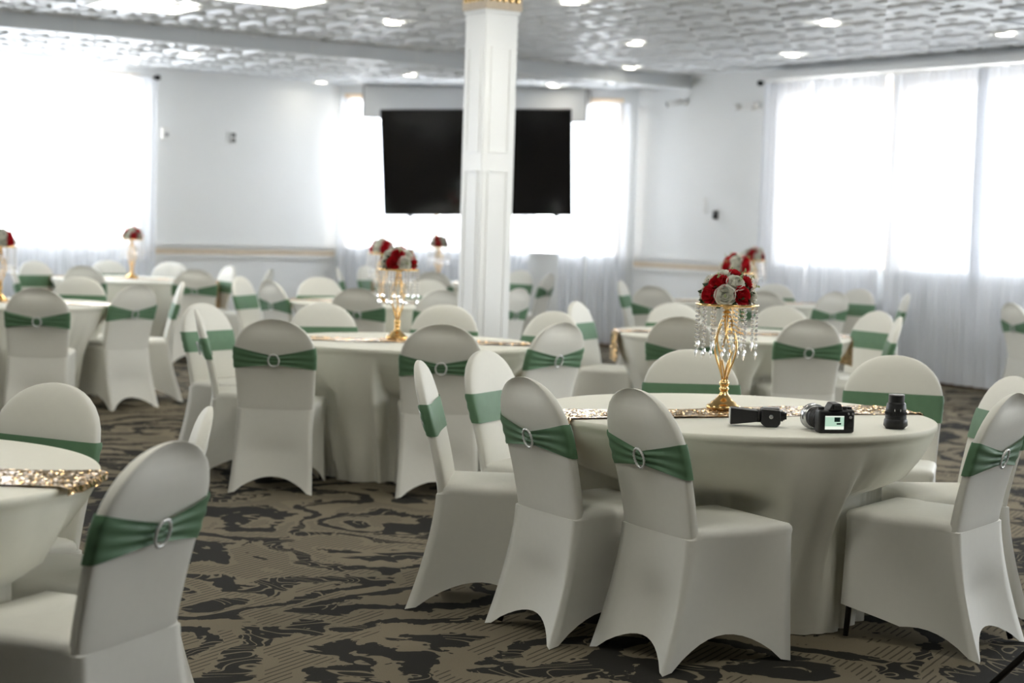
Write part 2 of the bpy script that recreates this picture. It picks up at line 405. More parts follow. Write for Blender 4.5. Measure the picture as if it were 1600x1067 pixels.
# ------------------------------------------------------------------ curtains
def curtain(w, a0, a1, off, ztop, seed, label, z0=.03, gather=None, group='white sheer curtain panels', mat='sheer'):
    rnd = random.Random(seed); n = int((a1 - a0) / .02); ph = [rnd.uniform(0, 6.28) for _ in range(4)]
    o = w.pt((a0 + a1) / 2, off, 0); rows = []
    for iz in range(15):
        v = iz / 14; z = ztop + (z0 - ztop) * v; row = []
        for i in range(n + 1):
            u = i / n; a = a0 + (a1 - a0) * u
            k = .5 + .5 * v
            d = .028 * k * math.sin(a * 48 + ph[0] + .7 * math.sin(a * 5 + ph[1])) + .018 * math.sin(a * 21 + ph[2] + v) + .012 * v * math.sin(a * 9 + ph[3])
            aa = a
            if gather:                 # panel pulled aside towards the hem
                g, amt = gather; aa = a + (g - a) * amt * v ** .8
            row.append(w.pt(aa, off + d, z) - o)
        rows.append(row)
    mb = MB(); mb.grid(rows); c = mb.build('sheer_curtain', M[mat], None, True, loc=o)
    return tag(c, label, 'curtain', group)
def rod(w, a0, a1, off, z, label):
    o = w.pt(a0, off, z); r = empty('curtain_rod', o); tag(r, label, 'curtain rod')
    mb = MB(); mb.tube([Vector((0, 0, 0)), w.d * (a1 - a0)], .013, 8); mb.build('pole', M['white_plastic'], r, True)
    e = -w.d; mb = MB(); mb.tube([Vector((0, 0, 0)), e * .03, e * .05, e * .09, e * .11], [.014, .014, .034, .034, .008], 10); mb.build('finial', M['black_metal'], r, True)
    mb = MB(); mb.tube([w.d * .08, w.d * .08 - w.n * (off - .003)], .01, 6); mb.build('bracket', M['black_metal'], r)
rod(WL, 2.86, 14.0, .14, 3.02, 'white curtain rod with black finial on the left wall')
rod(WR, 2.42, 20.2, .12, 3.12, 'curtain rod with black finial beside the tall right curtains')
Ls = ['sheer white curtain on left wall, next to the bare wall', 'sheer white curtain on left wall, at the picture edge', 'sheer white left-wall curtain beyond the picture edge']
for k, (a0, a1) in enumerate(((2.78, 4.45), (4.40, 6.9), (6.85, 10.0))): curtain(WL, a0, a1, .14, 3.01, k, Ls[k])
Rs = ['first sheer right-wall curtain beside the white wall strip', 'second sheer right-wall curtain, left of the tan window post', 'wide sheer right-wall curtain right of the tan window post', 'sheer right-wall curtain at the picture edge', 'sheer right-wall curtain past the picture edge', 'sheer right-wall curtain far past the picture edge']
for k, (a0, a1) in enumerate(((2.42, 3.25), (3.22, 4.29), (4.37, 5.62), (5.52, 7.2), (7.15, 8.0), (10.6, 11.5))): curtain(WR, a0, a1, .12 + .02 * (k % 2), 3.11, 20 + k, Rs[k], mat='voile')
Ms = ['sheer curtain strip at the left edge of the far window', 'sheer curtain below the left end of the television', 'sheer curtain drawn aside below the television, left of the pillar', 'sheer curtain pulled aside below the right half of the television', 'sheer curtain below the right end of the soffit', 'sheer curtain strip at the right edge of the far window']
for k, (a0, a1, g, zt) in enumerate(((.06, .42, None, 2.99), (.45, 1.3, None, 2.72), (1.38, 2.1, (1.4, .5), 2.72), (2.15, 2.8, (2.1, .6), 2.72), (2.84, 3.2, (3.2, .2), 2.72), (3.24, 3.72, None, 2.99))): curtain(WM, a0, a1, .12, zt, 40 + k, Ms[k], gather=g)
mb = MB(); WR.box(mb, 2.40, 20.2, .005, .22, 3.14, 3.215); tag(mb.build('curtain_pelmet', M['trim'], bevel=.01), 'long white pelmet board above the right curtains', 'pelmet')

# ------------------------------------------------------------------ television and soffit above the far window
mb = MB(); WM.box(mb, .43, 3.2, .01, .40, HL - .385, HL - .002); sf = tag(mb.build('soffit_box', M['trim']), 'pale grey box soffit behind the television top', 'soffit')
mb = MB()
for a in (.415, 3.2): WM.box(mb, a, a + .015, .01, .405, HL - .395, HL - .002)
WM.box(mb, .43, 3.2, .01, .405, HL - .397, HL - .385); mb.build('dark_edge', M['grey'], sf)
def television():
    c = Vector((-.49, 21.15, 2.185)); r = empty('television', c); r.rotation_euler = (math.radians(14), -.03, math.radians(-3))
    tag(r, 'large black flat television hung in front of the far window', 'television')
    w, h = 1.14, .645
    mb = MB(); mb.box((-w, 0, -h), (w, .045, h)); mb.build('case', M['black'], r, bevel=.006)
    mb = MB(); mb.box((-w + .012, -.004, -h + .018), (w - .012, 0, h - .012)); mb.build('screen', M['black_gloss'], r)
    mb = MB(); mb.box((-.35, .045, -.3), (.35, .09, .3)); mb.box((-.06, .09, -.1), (.06, .2, .1)); mb.tube([(0, .15, .05), (0, .30, .86)], .03, 10); mb.build('ceiling_mount', M['black_metal'], r)
    for x in (-.82, -.12, .95):
        mb = MB(); mb.box((x - .03, .0, -h - .025), (x + .03, .03, -h)); mb.build('stand_bracket', M['black'], r)
television()

# ------------------------------------------------------------------ small fixtures on the walls
def wall_px(w, a, z, n=0.0): return w.pt(a, n, z)
mb = MB(); mb.box((-.05, -.035, -.07), (.05, .035, .07)); o = mb.build('wall_speaker', M['white_plastic'], None, loc=WL.pt(2.62, .055, 2.39), rz=math.atan2(WL.d.y, WL.d.x), bevel=.012)
tag(o, 'small white sensor box on the left wall near the curtain', 'sensor')
mb = MB(); mb.box((-.012, -.055, -.012), (.012, -.035, .012)); mb.build('bracket', M['white_plastic'], o)
mb = MB(); mb.box((-.025, .035, -.03), (.025, .038, .01)); mb.build('sensor_window', M['grey'], o)
mb = MB(); mb.box((-.045, 0, -.07), (.045, .02, .07)); o = mb.build('thermostat', M['white_plastic'], None, loc=WL.pt(1.63, .001, 2.40), rz=math.atan2(WL.d.y, WL.d.x), bevel=.006); tag(o, 'small dark-faced controller on the bare left wall', 'controller')
for z0, z1 in ((-.055, -.01), (.01, .055)):
    mb = MB(); mb.box((-.03, .02, z0), (.03, .024, z1)); mb.build('dark_panel', M['black'], o)
rw = math.atan2(WR.d.y, WR.d.x)
o = empty('security_camera', WR.pt(.92, 0, 2.98)); tag(o, 'small security camera under the ceiling on the right wall', 'camera')
def wl(w, *p): return w.d * p[0] + w.n * p[1] + Vector((0, 0, p[2]))
mb = MB(); mb.tube([wl(WR, 0, 0, 0), wl(WR, 0, .02, 0)], .04, 12); mb.tube([wl(WR, 0, .02, 0), wl(WR, 0, .09, -.01)], .012, 8); mb.build('mount', M['white_plastic'], o, True)
mb = MB(); mb.tube([wl(WR, .02, .08, .0), wl(WR, -.12, .17, -.04)], .032, 12); b_ = mb.build('camera_body', M['white_plastic'], o, True)
mb = MB(); mb.tube([wl(WR, -.12, .17, -.04), wl(WR, -.135, .18, -.044)], .03, 12); mb.build('lens', M['black'], b_, True)
o = empty('emergency_light', WR.pt(2.06, 0, 2.88)); tag(o, 'white twin-head emergency light on the right wall', 'emergency light')
mb = MB(); mb.box((-.1, .0, -.05), (.1, .05, .05), Matrix.Rotation(rw, 4, 'Z') @ Matrix.Scale(-1 if WR.n.dot(Vector((-math.sin(rw), math.cos(rw), 0))) < 0 else 1, 4, (0, 1, 0))); mb.build('housing', M['white_plastic'], o, bevel=.008)
for sgn in (-1, 1):
    mb = MB(); mb.tube([wl(WR, sgn * .13, .02, .01), wl(WR, sgn * .15, .09, -.01)], [.03, .045], 12); mb.build('lamp_head', M['rail_white'], o, True)
o = empty('door_intercom', WR.pt(1.54, 0, 1.65)); tag(o, 'small black wall controller right of the far window', 'controller')
mb = MB(); mb.tube([wl(WR, 0, 0, -.05), wl(WR, 0, .0, .05)], .04, 12); mb.build('body', M['black'], o, True)
mb = MB(); mb.tube([wl(WR, 0, .04, .02), wl(WR, 0, .046, .02)], .018, 10); mb.build('dial', M['grey'], o)
o = empty('switch_plate', WR.pt(1.34, 0, 1.76)); tag(o, 'pale slim switch plate beside the black wall controller', 'switch')
mb = MB(); mb.box((-.03, 0, -.1), (.03, .008, .1), Matrix(((WR.d.x, WR.n.x, 0, 0), (WR.d.y, WR.n.y, 0, 0), (0, 0, 1, 0), (0, 0, 0, 1)))); mb.build('plate', M['rail_white'], o)
mb = MB(); mb.box((-.012, .008, -.03), (.012, .014, .03), Matrix(((WR.d.x, WR.n.x, 0, 0), (WR.d.y, WR.n.y, 0, 0), (0, 0, 1, 0), (0, 0, 0, 1)))); mb.build('rocker', M['white_plastic'], o)

# ------------------------------------------------------------------ ceiling lights
def downlight_meshes():
    a = MB(); a.lathe([(.105, .0), (.105, -.008), (.085, -.012), (.078, -.002)], 24, cap=False)
    b = MB(); b.lathe([(.079, -.004), (.04, -.006), (.005, -.007)], 24); return a.mesh('trim_ring', True), b.mesh('lens', True)
DR, DL = downlight_meshes(); DR.materials.append(M['white_plastic']); DL.materials.append(M['downlight'])
def downlight(x, y, low, label):
    z = (HL if low else HC) - .0
    r = empty('downlight', (x, y, z)); tag(r, label, 'downlight', 'recessed ceiling downlights'); link('trim_ring', DR, None, r); link('lens', DL, None, r)
for x, y, low, lb in (
    (.39, 14.38, 0, 'downlight at the top edge just right of the pillar'),
    (-1.18, 16.26, 0, 'downlight left of the pillar nearest its gold capital'),
    (-2.73, 17.87, 0, 'downlight by the ceiling step, left of centre'),
    (1.11, 17.4, 0, 'upper of two stacked downlights right of the pillar'),
    (1.23, 20.0, 0, 'lower of two stacked downlights right of the pillar, by the step'),
    (.41, 21.16, 1, 'downlight on the low ceiling above the television right end'),
    (-1.26, 20.24, 1, 'downlight on the low ceiling above the television left half'),
    (-2.43, 21.68, 1, 'downlight on the low ceiling left of the soffit'),
    (-3.5, 18.67, 1, 'downlight on the low ceiling above the bare left wall'),
    (-4.28, 19.43, 1, 'dim downlight on the low ceiling beside the left curtain rod'),
    (2.64, 15.27, 0, 'downlight above the first right curtain, nearer the picture top'),
    (2.76, 18.05, 0, 'downlight above the right wall camera and emergency light'),
    (4.25, 15.63, 0, 'downlight at the right picture edge above the pelmet')): downlight(x, y, low, lb)
def troffer(x, y, label, hx=.61):
    r = empty('ceiling_panel_light', (x, y, HC - .002), rz); tag(r, label, 'panel light', 'flat ceiling panel lights')
    mb = MB()
    for lo, hi in (((-hx, -.305, -.025), (-hx + .025, .305, 0)), ((hx - .025, -.305, -.025), (hx, .305, 0)), ((-hx + .025, -.305, -.025), (hx - .025, -.28, 0)), ((-hx + .025, .28, -.025), (hx - .025, .305, 0))): mb.box(lo, hi)
    mb.build('frame', M['white_plastic'], r)
    mb = MB(); mb.box((-hx + .025, -.28, -.018), (hx - .025, .28, -.004)); mb.build('diffuser', M['panel_light'], r)
troffer(-3.27, 15.38, 'bright flat panel light at the top left picture edge', .42)
troffer(-2.25, 14.5, 'flat panel light barely showing at the top picture edge')
# panel lights added out of view above the frame to brighten the near tables
for x, y, lb in ((-3.7, 10.6, 'added fill panel light over the left middle aisle, above the picture'), (-.3, 11.6, 'added fill panel light over the table before the pillar, above the picture'), (3.3, 10.4, 'added fill panel light over the right aisle, above the picture'), (1.3, 8.2, 'added fill panel light over the camera gear table, above the picture'), (-2.6, 6.4, 'added fill panel light over the near left table, above the picture'), (-1.0, 3.6, 'added fill panel light over the near aisle left of the camera, above the picture'), (2.1, 4.6, 'added fill panel light over the near aisle right of the camera, above the picture')): troffer(x, y, lb)

# ------------------------------------------------------------------ tables
def cloth_mesh(seed, R, tx, ty, chairs):
    """stretch cloth over a round top; chairs pushed in dent it (footprints taken from where they stand)"""
    rnd = random.Random(seed); n = 360; ph = [rnd.uniform(0, 6.28) for _ in range(6)]
    lim = []
    for k in range(n):
        a = 2 * math.pi * k / n; L_ = 9.0
        for cx, cy, face in chairs:
            fa = math.radians(face); d = (math.sin(fa), math.cos(fa)); ox, oy = cx + .314 * d[0], cy + .314 * d[1]
            q = .05
            while q < R + .1:
                px, py = tx + q * math.cos(a) - ox, ty + q * math.sin(a) - oy
                ly = px * d[0] + py * d[1]; lx = px * d[1] - py * d[0]
                if abs(lx) < .236 and -.33 < ly < .252: L_ = min(L_, q - .012); break
                q += .01
        lim.append(L_)
    lim = [min(lim[(k + e) % n] for e in range(-4, 5)) for k in range(n)]
    mb = MB(); rows = []
    prof = [(.0, .768), (.5, .768), (.90, .768), (.985, .768), (.996, .7675), (1.0, .764), (1.001, .757), (.999, .745), (.990, .740), (.984, .722), (.968, .68), (.945, .62), (.915, .56), (.88, .50), (.84, .44), (.795, .36), (.745, .26), (.70, .16), (.665, .06), (.65, .004)]
    for i, (r, z) in enumerate(prof):
        row = []; t = max(0, (.735 - z) / .735)
        for k in range(n):
            a = 2 * math.pi * k / n
            fold = t ** .8 * (.017 * math.sin(23 * a + ph[0]) + .011 * math.sin(43 * a + ph[4] + 5 * t) + .012 * math.sin(37 * a + ph[1] + 3 * t) + .018 * math.sin(11 * a + ph[2]) + .02 * math.sin(5 * a + ph[3]))
            rr = r * R
            if z < .735:
                rr += fold; L_ = lim[k]
                if z > .50: L_ = L_ + (R - L_) * ((z - .50) / .235) ** .5 if L_ < R else 9
                rr = max(.05, min(rr, L_))
            row.append(Vector((rr * math.cos(a), rr * math.sin(a), z)))
        rows.append(row)
    for q in range(4):                       # the stretched cloth smooths sharp dents
        for i in range(9, len(rows)):
            rad = [p.to_2d().length for p in rows[i]]
            for k in range(n):
                v = min(rad[k], (rad[k - 1] + rad[k] * 2 + rad[(k + 1) % n]) / 4) if lim[k] < R else (rad[k - 1] + rad[k] * 2 + rad[(k + 1) % n]) / 4
                p = rows[i][k]; f = v / max(1e-6, rad[k]); rows[i][k] = Vector((p.x * f, p.y * f, p.z))
    mb.grid(rows, True); return mb.mesh('tablecloth', True)
def runner_mesh(R, drop_l, drop_r, seed):
    rnd = random.Random(seed); mb = MB(); rows = []; hw = .15; xs = []
    e = R - .0
    path = []
    for k in range(9): path.append((-e - .008, .7705 - drop_l * (1 - k / 8)))
    N = 60
    for k in range(N + 1): path.append((-e + 2 * e * k / N, .7705))
    for k in range(9): path.append((e + .008, .7705 - drop_r * k / 8))
    for (x, z) in path:
        row = []
        for j in range(13):
            v = j / 12 * 2 - 1; y = v * hw * (1 + .04 * math.sin(x * 9)) + .012 * math.sin(x * 7 + seed)
            lim = math.sqrt(max(0, (e + .008) ** 2 - y * y))
            xx = x; rip = .0025 * (1 + math.sin(y * 60 + 3 * math.sin(x * 6 + seed)))
            zz = z + (rip if z >= .7705 else 0)
            if z < .7705:
                xx = math.copysign(lim, x) + math.copysign(rip * 2 + .01, x)
            elif abs(xx) > lim: xx = math.copysign(lim, x)
            row.append(Vector((xx, y, zz)))
        rows.append(row)
    mb.grid(rows); return mb.mesh('table_runner', True)
TABLES = {}
def table(key, x, y, R, run_deg, dl, dr, chairs, where, seed):
    r = empty('round_table', (x, y, 0)); tag(r, 'round banquet table in cream stretch cloth ' + where, 'table', 'round banquet tables')
    link('tablecloth', cloth_mesh(seed, R, x, y, chairs), M['cloth'], r)
    mb = MB()
    mb.lathe([(R - .03, .735), (R - .012, .74), (R - .012, .757), (R - .03, .762)], 48)
    mb.build('table_top', M['white_plastic'], r)
    for sx in (-1, 1):
        for sy in (-1, 1):
            mb = MB(); mb.tube([(sx * .25, sy * .30, .735), (sx * .27, sy * .32, .02), (sx * .27, sy * .32, .001)], .016, 8); mb.build('leg', M['black_metal'], r)
    TABLES[key] = (x, y)
    o = link('table_runner', runner_mesh(R, dl, dr, seed), M['sequin'], None, (x, y, 0), math.radians(run_deg))
    tag(o, 'gold sequin runner across the table ' + where, 'table runner', 'sequin table runners')

TB = [ # key x y R runner drops  where
    ('T1', .87, 6.78, .765, 23, .28, .16, 'with the camera gear'),
    ('T2', -.62, 10.25, .77, 3, .16, .34, 'in front of the pillar'),
    ('T3', 1.5, 12.0, .80, 5, .2, .2, 'just behind the camera gear table'),
    ('T4', -3.78, 13.2, .78, 0, .2, .3, 'cut by the left picture edge, mid room'),
    ('T5', 2.28, 17.4, .78, 10, .2, .2, 'farthest right, near the right curtains'),
    ('T7', -4.0, 18.6, .86, 0, .2, .45, 'by the left curtains'),
    ('T8', -1.12, 15.0, .78, 0, .2, .2, 'left of the pillar, second row'),
    ('T9', -.85, 20.2, .76, 0, .2, .2, 'farthest back under the television'),
    ('T10', -1.87, 4.63, .77, -6, .1, .02, 'in the near left corner of the picture'),
]
# ------------------------------------------------------------------ covered chairs
def sup(a, n): c, s = math.cos(a), math.sin(a); return math.copysign(abs(c) ** (2 / n), c), math.copysign(abs(s) ** (2 / n), s)
def back_w(z):
    if z <= .73: return .203 + .017 * ((z - .42) / .31)
    q = min(1, (z - .73) / .20); return .220 * max(0, 1 - q ** 2.15) ** (1 / 2.15)
def back_y(z): t = max(0.0, (z - .42) / .51); return -.188 - .130 * t ** 1.35
def back_pt(a, z, off=0.0):
    """point on the backrest at ring angle a, height z; rear face is hollowed under the top roll"""
    w = back_w(z) + off; th = .024 + off
    if z < .44: th *= .45 + .55 * max(0.0, (z - .39) / .05)
    if z > .86: th *= max(.25, math.sqrt(max(0, 1 - ((z - .86) / .074) ** 2)))
    cx, sy = sup(a, 4.5); x = w * cx; y = th * sy
    u = max(0, 1 - (x / (w + 1e-6)) ** 2)
    if sy < 0: y += u * (.028 * math.exp(-((z - .893) / .040) ** 2) + .008 * math.exp(-((z - .6) / .12) ** 2))
    else: y += -u * .012 * math.exp(-((z - .62) / .16) ** 2)
    return Vector((x, back_y(z) + y, z))
def cover_mesh(lift=0.0):
    mb = MB(); n = 44; rows = []
    zs = [.395, .42, .44, .47, .50, .55, .60, .65, .70, .73] + [.73 + .20 * math.sin(p * math.pi / 2) for p in (.12, .24, .36, .48, .60, .70, .79, .87, .93, .975, .995)]
    for z in zs: rows.append([back_pt(2 * math.pi * k / n, z) for k in range(n)])
    top = sum(rows[-1], Vector()) / n; rows.append([top + Vector((0, 0, .0015))] * n)
    mb.grid(rows, True)
    # skirt: columns around a rounded rectangle, legs at the corners
    T = [(-.206, -.2125), (.206, -.2125), (.214, .208), (-.214, .208)]        # at seat height
    Bt = [(-.226, -.318), (.226, -.318), (.220, .222), (-.220, .222)]      # at the floor
    arch = [.085, .105, .10, .105]; m = 14; rows = []
    cols = []
    for sd in range(4):
        for k in range(m):
            f = k / m; cols.append((sd, f))
    nv = 12
    for iv in range(nv + 1):
        v = iv / nv; row = []
        for sd, f in cols:
            i, j = sd, (sd + 1) % 4
            s = math.sin(math.pi * f)
            hem = arch[sd] * max(0.0, (s - .20) / .80) ** .75
            if lift:
                lc = {1: f, 2: 1.0, 3: 1 - f}.get(sd, 0.0)       # front corners ride up
                hem = max(hem * (1 - .5 * lc), lift * lc)
            vv = v * (1 - hem / .44)
            # legs kick out only towards the foot
            kick = vv ** 1.5
            ax, ay = T[i][0] + (Bt[i][0] - T[i][0]) * kick, T[i][1] + (Bt[i][1] - T[i][1]) * kick
            bx, by = T[j][0] + (Bt[j][0] - T[j][0]) * kick, T[j][1] + (Bt[j][1] - T[j][1]) * kick
            x, y = ax + (bx - ax) * f, ay + (by - ay) * f
            inw = (.030 * s * math.sin(math.pi * min(1, vv * .9)) + .022 * s * vv) * (min(1, vv * 2) ** 2 if sd == 0 else 1)
            nx, ny = [(0, 1), (-1, 0), (0, -1), (1, 0)][sd]; x += nx * inw; y += ny * inw
            if f == 0: x *= .99
            row.append(Vector((x, y, .44 * (1 - vv))))
        rows.append(row)
    mb.grid(rows, True)
    # hem turned under
    last = rows[-1]; mb.grid([last, [Vector((p.x * .975, p.y * .975, p.z + .006)) for p in last]], True)
    # seat pad
    base = rows[0]; c = Vector((0, .008, 0)); prow = [base]
    for k, z in ((1.012, .452), (1.0, .464), (.965, .473), (.85, .479), (.5, .483), (.12, .484)):
        prow.append([Vector((c.x + (p.x - c.x) * (k if p.y > -.19 else min(k, .97)), max(c.y + (p.y - c.y) * k, -.19), z + (.004 if p.y > .1 else 0) * k)) for p in base])
    prow.append([Vector((0, .008, .484))] * len(base))
    mb.grid(prow, True)
    return mb.mesh('chair_cover', True)
def sash_mesh(seed):
    rnd = random.Random(seed); mb = MB(); n = 96; nv = 13; rows = []
    zc = .712 + rnd.uniform(-.012, .012); ph = rnd.uniform(0, 6)
    for j in range(nv):
        v = j / (nv - 1) * 2 - 1; row = []
        for k in range(n):
            a = 2 * math.pi * k / n; cx, sy = sup(a, 4.5)
            ax = abs(cx); hh = .060; z0 = zc; off = .0045
            if sy < 0:
                g = (1 - ax); hh = .060 - .036 * g ** .9; z0 = zc - .012 * g
                off += .007 * g + (.0045 * g + .0015) * math.sin(v * 9 + ph + 2.5 * ax * cx)
                off += .010 * max(0, 1 - ax / .22) * (1 - v * v)
            row.append(back_pt(a, z0 + v * hh, off))
        rows.append(row)
    mb.grid(rows, True); return mb.mesh('sash', True), zc - .012
def ring_mesh():
    mb = MB(); n = 44; R1, R2 = .029, .034; rows = []
    for k in range(n):
        a = 2 * math.pi * k / n; rr = .0042 * (1 + .28 * (1 if k % 2 else -1)); row = []
        for q in range(7):
            b = 2 * math.pi * q / 7; row.append(Vector(((R1 + rr * math.cos(b)) * math.cos(a), rr * math.sin(b), (R2 + rr * math.cos(b)) * math.sin(a))))
        rows.append(row)
    rows.append(rows[0]); mb.grid(rows, True); return mb.mesh('buckle_ring', True)
def frame_mesh():
    mb = MB(); r = .011
    for sx in (-1, 1):
        mb.tube([(sx * .188, -.275, .012), (sx * .165, -.185, .34), (sx * .17, -.175, .43)], r, 7); mb.tube([(sx * .197, .200, .012), (sx * .183, .18, .40), (sx * .18, .17, .43), (sx * .18, -.17, .43)], r, 7)
        mb.tube([(sx * .165, -.21, .31), (sx * .165, .19, .33)], .008, 7)
    mb.tube([(-.18, .17, .43), (.18, .17, .43)], r, 7); mb.tube([(-.18, -.18, .43), (.18, -.18, .43)], r, 7)
    return mb.mesh('chair_frame', True)
COVER, COVER_UP = cover_mesh(), cover_mesh(.13); RING = ring_mesh(); FRAME = frame_mesh()
for me, mt in ((COVER, 'spandex'), (COVER_UP, 'spandex'), (RING, 'pearl'), (FRAME, 'black_metal')): me.materials.append(M[mt])
SASH = [sash_mesh(k) for k in range(4)]
for s_, _ in SASH: s_.materials.append(M['sash'])
n_ch = [0]
def chair(x, y, face, label, group, lifted=False):
    """x, y: floor point under the top of the backrest; face: degrees clockwise from +Y"""
    a = math.radians(face); d = Vector((math.sin(a), math.cos(a), 0)); k = n_ch[0] % 4; n_ch[0] += 1
    r = empty('banquet_chair', Vector((x, y, 0)) + d * .314, -a); tag(r, label, 'chair', group)
    link('chair_cover', COVER_UP if lifted else COVER, None, r)
    sm, zc = SASH[k]; s = link('sash', sm, None, r)
    yb = back_pt(-math.pi / 2, zc).y - .0255
    b = link('buckle_ring', RING, None, s); b.location = (0, yb, zc); b.rotation_euler = (math.radians(15), 0, 0)
    link('chair_frame', FRAME, None, r)
    return r
G1 = 'chairs at the camera gear table'; G2 = 'chairs at the table before the pillar'; G3 = 'chairs at the right middle table'
G4 = 'chairs at the left middle table'; G5 = 'chairs at the far right table'; G7 = 'chairs at the left curtain table'; G8 = 'chairs at the second row table'
G9 = 'chairs at the far table under the television'; G10 = 'chairs at the near left table'
CH = [
 ('T1', -.36, 6.82, 93, 'covered chair seen from its side, leftmost at the camera gear table', G1),
 ('T1', -.12, 7.47, 117, 'covered chair facing right behind the side-on chair, camera gear table', G1),
 ('T1', .05, 6.22, 59, 'back-turned covered chair in the middle of three, left of camera gear table', G1),
 ('T1', .42, 5.90, 60, 'nearest back-turned covered chair in front of the camera gear table', G1),
 ('T1', .81, 7.93, 178, 'covered chair facing us behind the gold stand with the camera flash', G1),
 ('T1', 1.74, 7.96, 196, 'covered chair facing us directly behind the standing black lens', G1),
 ('T1', 2.00, 6.95, -100, 'covered chair at the right picture edge behind another, camera gear table', G1),
 ('T1', 1.78, 6.19, -54, 'covered chair front right with one black leg exposed, camera gear table', G1),
 ('T2', -1.26, 9.27, 2, 'back-turned covered chair in shade, left front of the table before the pillar', G2),
 ('T2', -.37, 9.27, -5, 'back-turned covered chair in shade, right front of the table before the pillar', G2),
 ('T2', -1.80, 9.98, 80, 'edge-on covered chair left of the table before the pillar', G2),
 ('T2', -1.90, 10.72, 122, 'covered chair facing right behind the edge-on chair, table before the pillar', G2),
 ('T2', -1.22, 11.25, 160, 'covered chair facing us behind the left half of the table before the pillar', G2),
 ('T2', -.44, 11.51, -176, 'covered chair facing us close in front of the pillar', G2),
 ('T2', .28, 9.81, -45, 'back-turned covered chair right of the table before the pillar', G2),
 ('T2', .27, 11.1, -140, 'covered chair facing us behind the right end of the table before the pillar', G2),
 ('T3', .45, 12.62, 114, 'covered chair facing right at the left end of the right middle table', G3),
 ('T3', 1.04, 10.87, 12, 'shaded back-turned covered chair just left of the near gold stand crystals', G3),
 ('T3', 1.88, 11.08, -6, 'back-turned covered chair with clear ring, front of the right middle table', G3),
 ('T3', 1.99, 13.02, -160, 'covered chair facing us behind the right half of the right middle table', G3),
 ('T3', 2.62, 12.60, -118, 'covered chair facing left behind the edge-on one, right middle table', G3),
 ('T3', 2.60, 11.80, -82, 'edge-on covered chair at the right end of the right middle table', G3),
 ('T3', 1.18, 12.95, 168, 'covered chair facing us behind the left half of the right middle table', G3),
 ('T5', 1.30, 16.49, 25, 'back-turned covered chair left front of the far right table', G5),
 ('T5', 1.09, 17.98, 105, 'edge-on covered chair at the left end of the far right table', G5),
 ('T5', 2.29, 16.1, 5, 'back-turned covered chair partly behind the near rose dome, far right table', G5),
 ('T5', 2.74, 18.5, -165, 'covered chair facing us behind the far right table', G5),
 ('T5', 3.01, 16.47, -35, 'back-turned covered chair right front of the far right table', G5),
 ('T5', 3.46, 17.6, -135, 'covered chair facing left near the right curtains', G5),
 ('T5', 3.72, 16.6, -84, 'edge-on covered chair alone against the right curtains', G5),
 ('T6', 4.26, 15.05, 75, 'covered chair cut by the right picture edge before the curtains', 'chairs at the right edge'),
 ('T4', -3.28, 12.1, -8, 'large back-turned covered chair at left, front of the left middle table', G4),
 ('T4', -2.80, 13.1, -52, 'back-turned covered chair right of the left middle table', G4),
 ('T4', -2.62, 13.94, -104, 'edge-on covered chair behind the right end of the left middle table', G4),
 ('T4', -3.55, 14.4, 174, 'covered chair facing us behind the left middle table', G4),
 ('T7', -4.25, 17.35, 8, 'back-turned covered chair front of the table by the left curtains', G7),
 ('T7', -5.05, 18.5, 130, 'covered chair left end of the table by the left curtains', G7),
 ('T7', -4.83, 16.9, 70, 'pale edge-on covered chair beside the leftmost rose dome', G7),
 ('T7', -4.5, 19.5, 160, 'covered chair facing us against the left curtains', G7),
 ('T7', -3.82, 19.62, -172, 'covered chair facing us below the chair rail on the left', G7),
 ('T7', -3.14, 17.32, -12, 'back-turned covered chair right front of the table by the left curtains', G7),
 ('T7', -3.04, 18.85, -122, 'covered chair facing left, right end of the table by the left curtains', G7),
 ('T8', -2.06, 14.84, 50, 'back-turned covered chair at the left end of the second row table', G8),
 ('T8', -2.44, 15.66, 106, 'covered chair facing right behind another, left end of second row table', G8),
 ('T7', -2.50, 18.12, -88, 'pale edge-on covered chair below the middle of the left chair rail', G7),
 ('T8', -1.78, 16.12, 160, 'covered chair facing us behind the left half of the second row table', G8),
 ('T8', -1.23, 13.83, 5, 'back-turned covered chair left front of the second row table', G8),
 ('T8', -.56, 13.95, -22, 'back-turned covered chair between the rose domes and the pillar', G8),
 ('T8', -.79, 16.3, -170, 'covered chair facing us behind the right half of the second row table', G8),
 ('T8', .05, 14.95, -58, 'back-turned covered chair just right of the pillar', G8),
 ('T9', -1.98, 19.7, 80, 'edge-on covered chair at the left end of the farthest table', G9),
 ('T9', -1.74, 20.6, 120, 'covered chair facing right at the far left of the farthest table', G9),
 ('T9', -.88, 18.98, 5, 'back-turned covered chair front of the farthest table', G9),
 ('T9', .08, 20.9, -140, 'covered chair facing us right of the pillar at the farthest table', G9),
 ('T9', .40, 19.6, -70, 'edge-on covered chair at the right end of the farthest table', G9),
 ('T10', -1.42, 5.48, -152, 'covered chair facing us behind the near left table', G10),
 ('T10', -.80, 4.15, -67, 'largest back-turned covered chair in the bottom left corner', G10),
 ('T10', -.845, 4.93, -101, 'covered chair top peeking out behind the bottom left chair', G10),
]
dents = {}
for key, x, y, face, lb, g in CH:
    chair(x, y, face, lb, g, 'black leg exposed' in lb)
    dents.setdefault(key, []).append((x, y, face))
for k, (key, x, y, R, rd, dl, dr, where) in enumerate(TB): table(key, x, y, R, rd, dl, dr, dents.get(key, []), where, 100 + k)

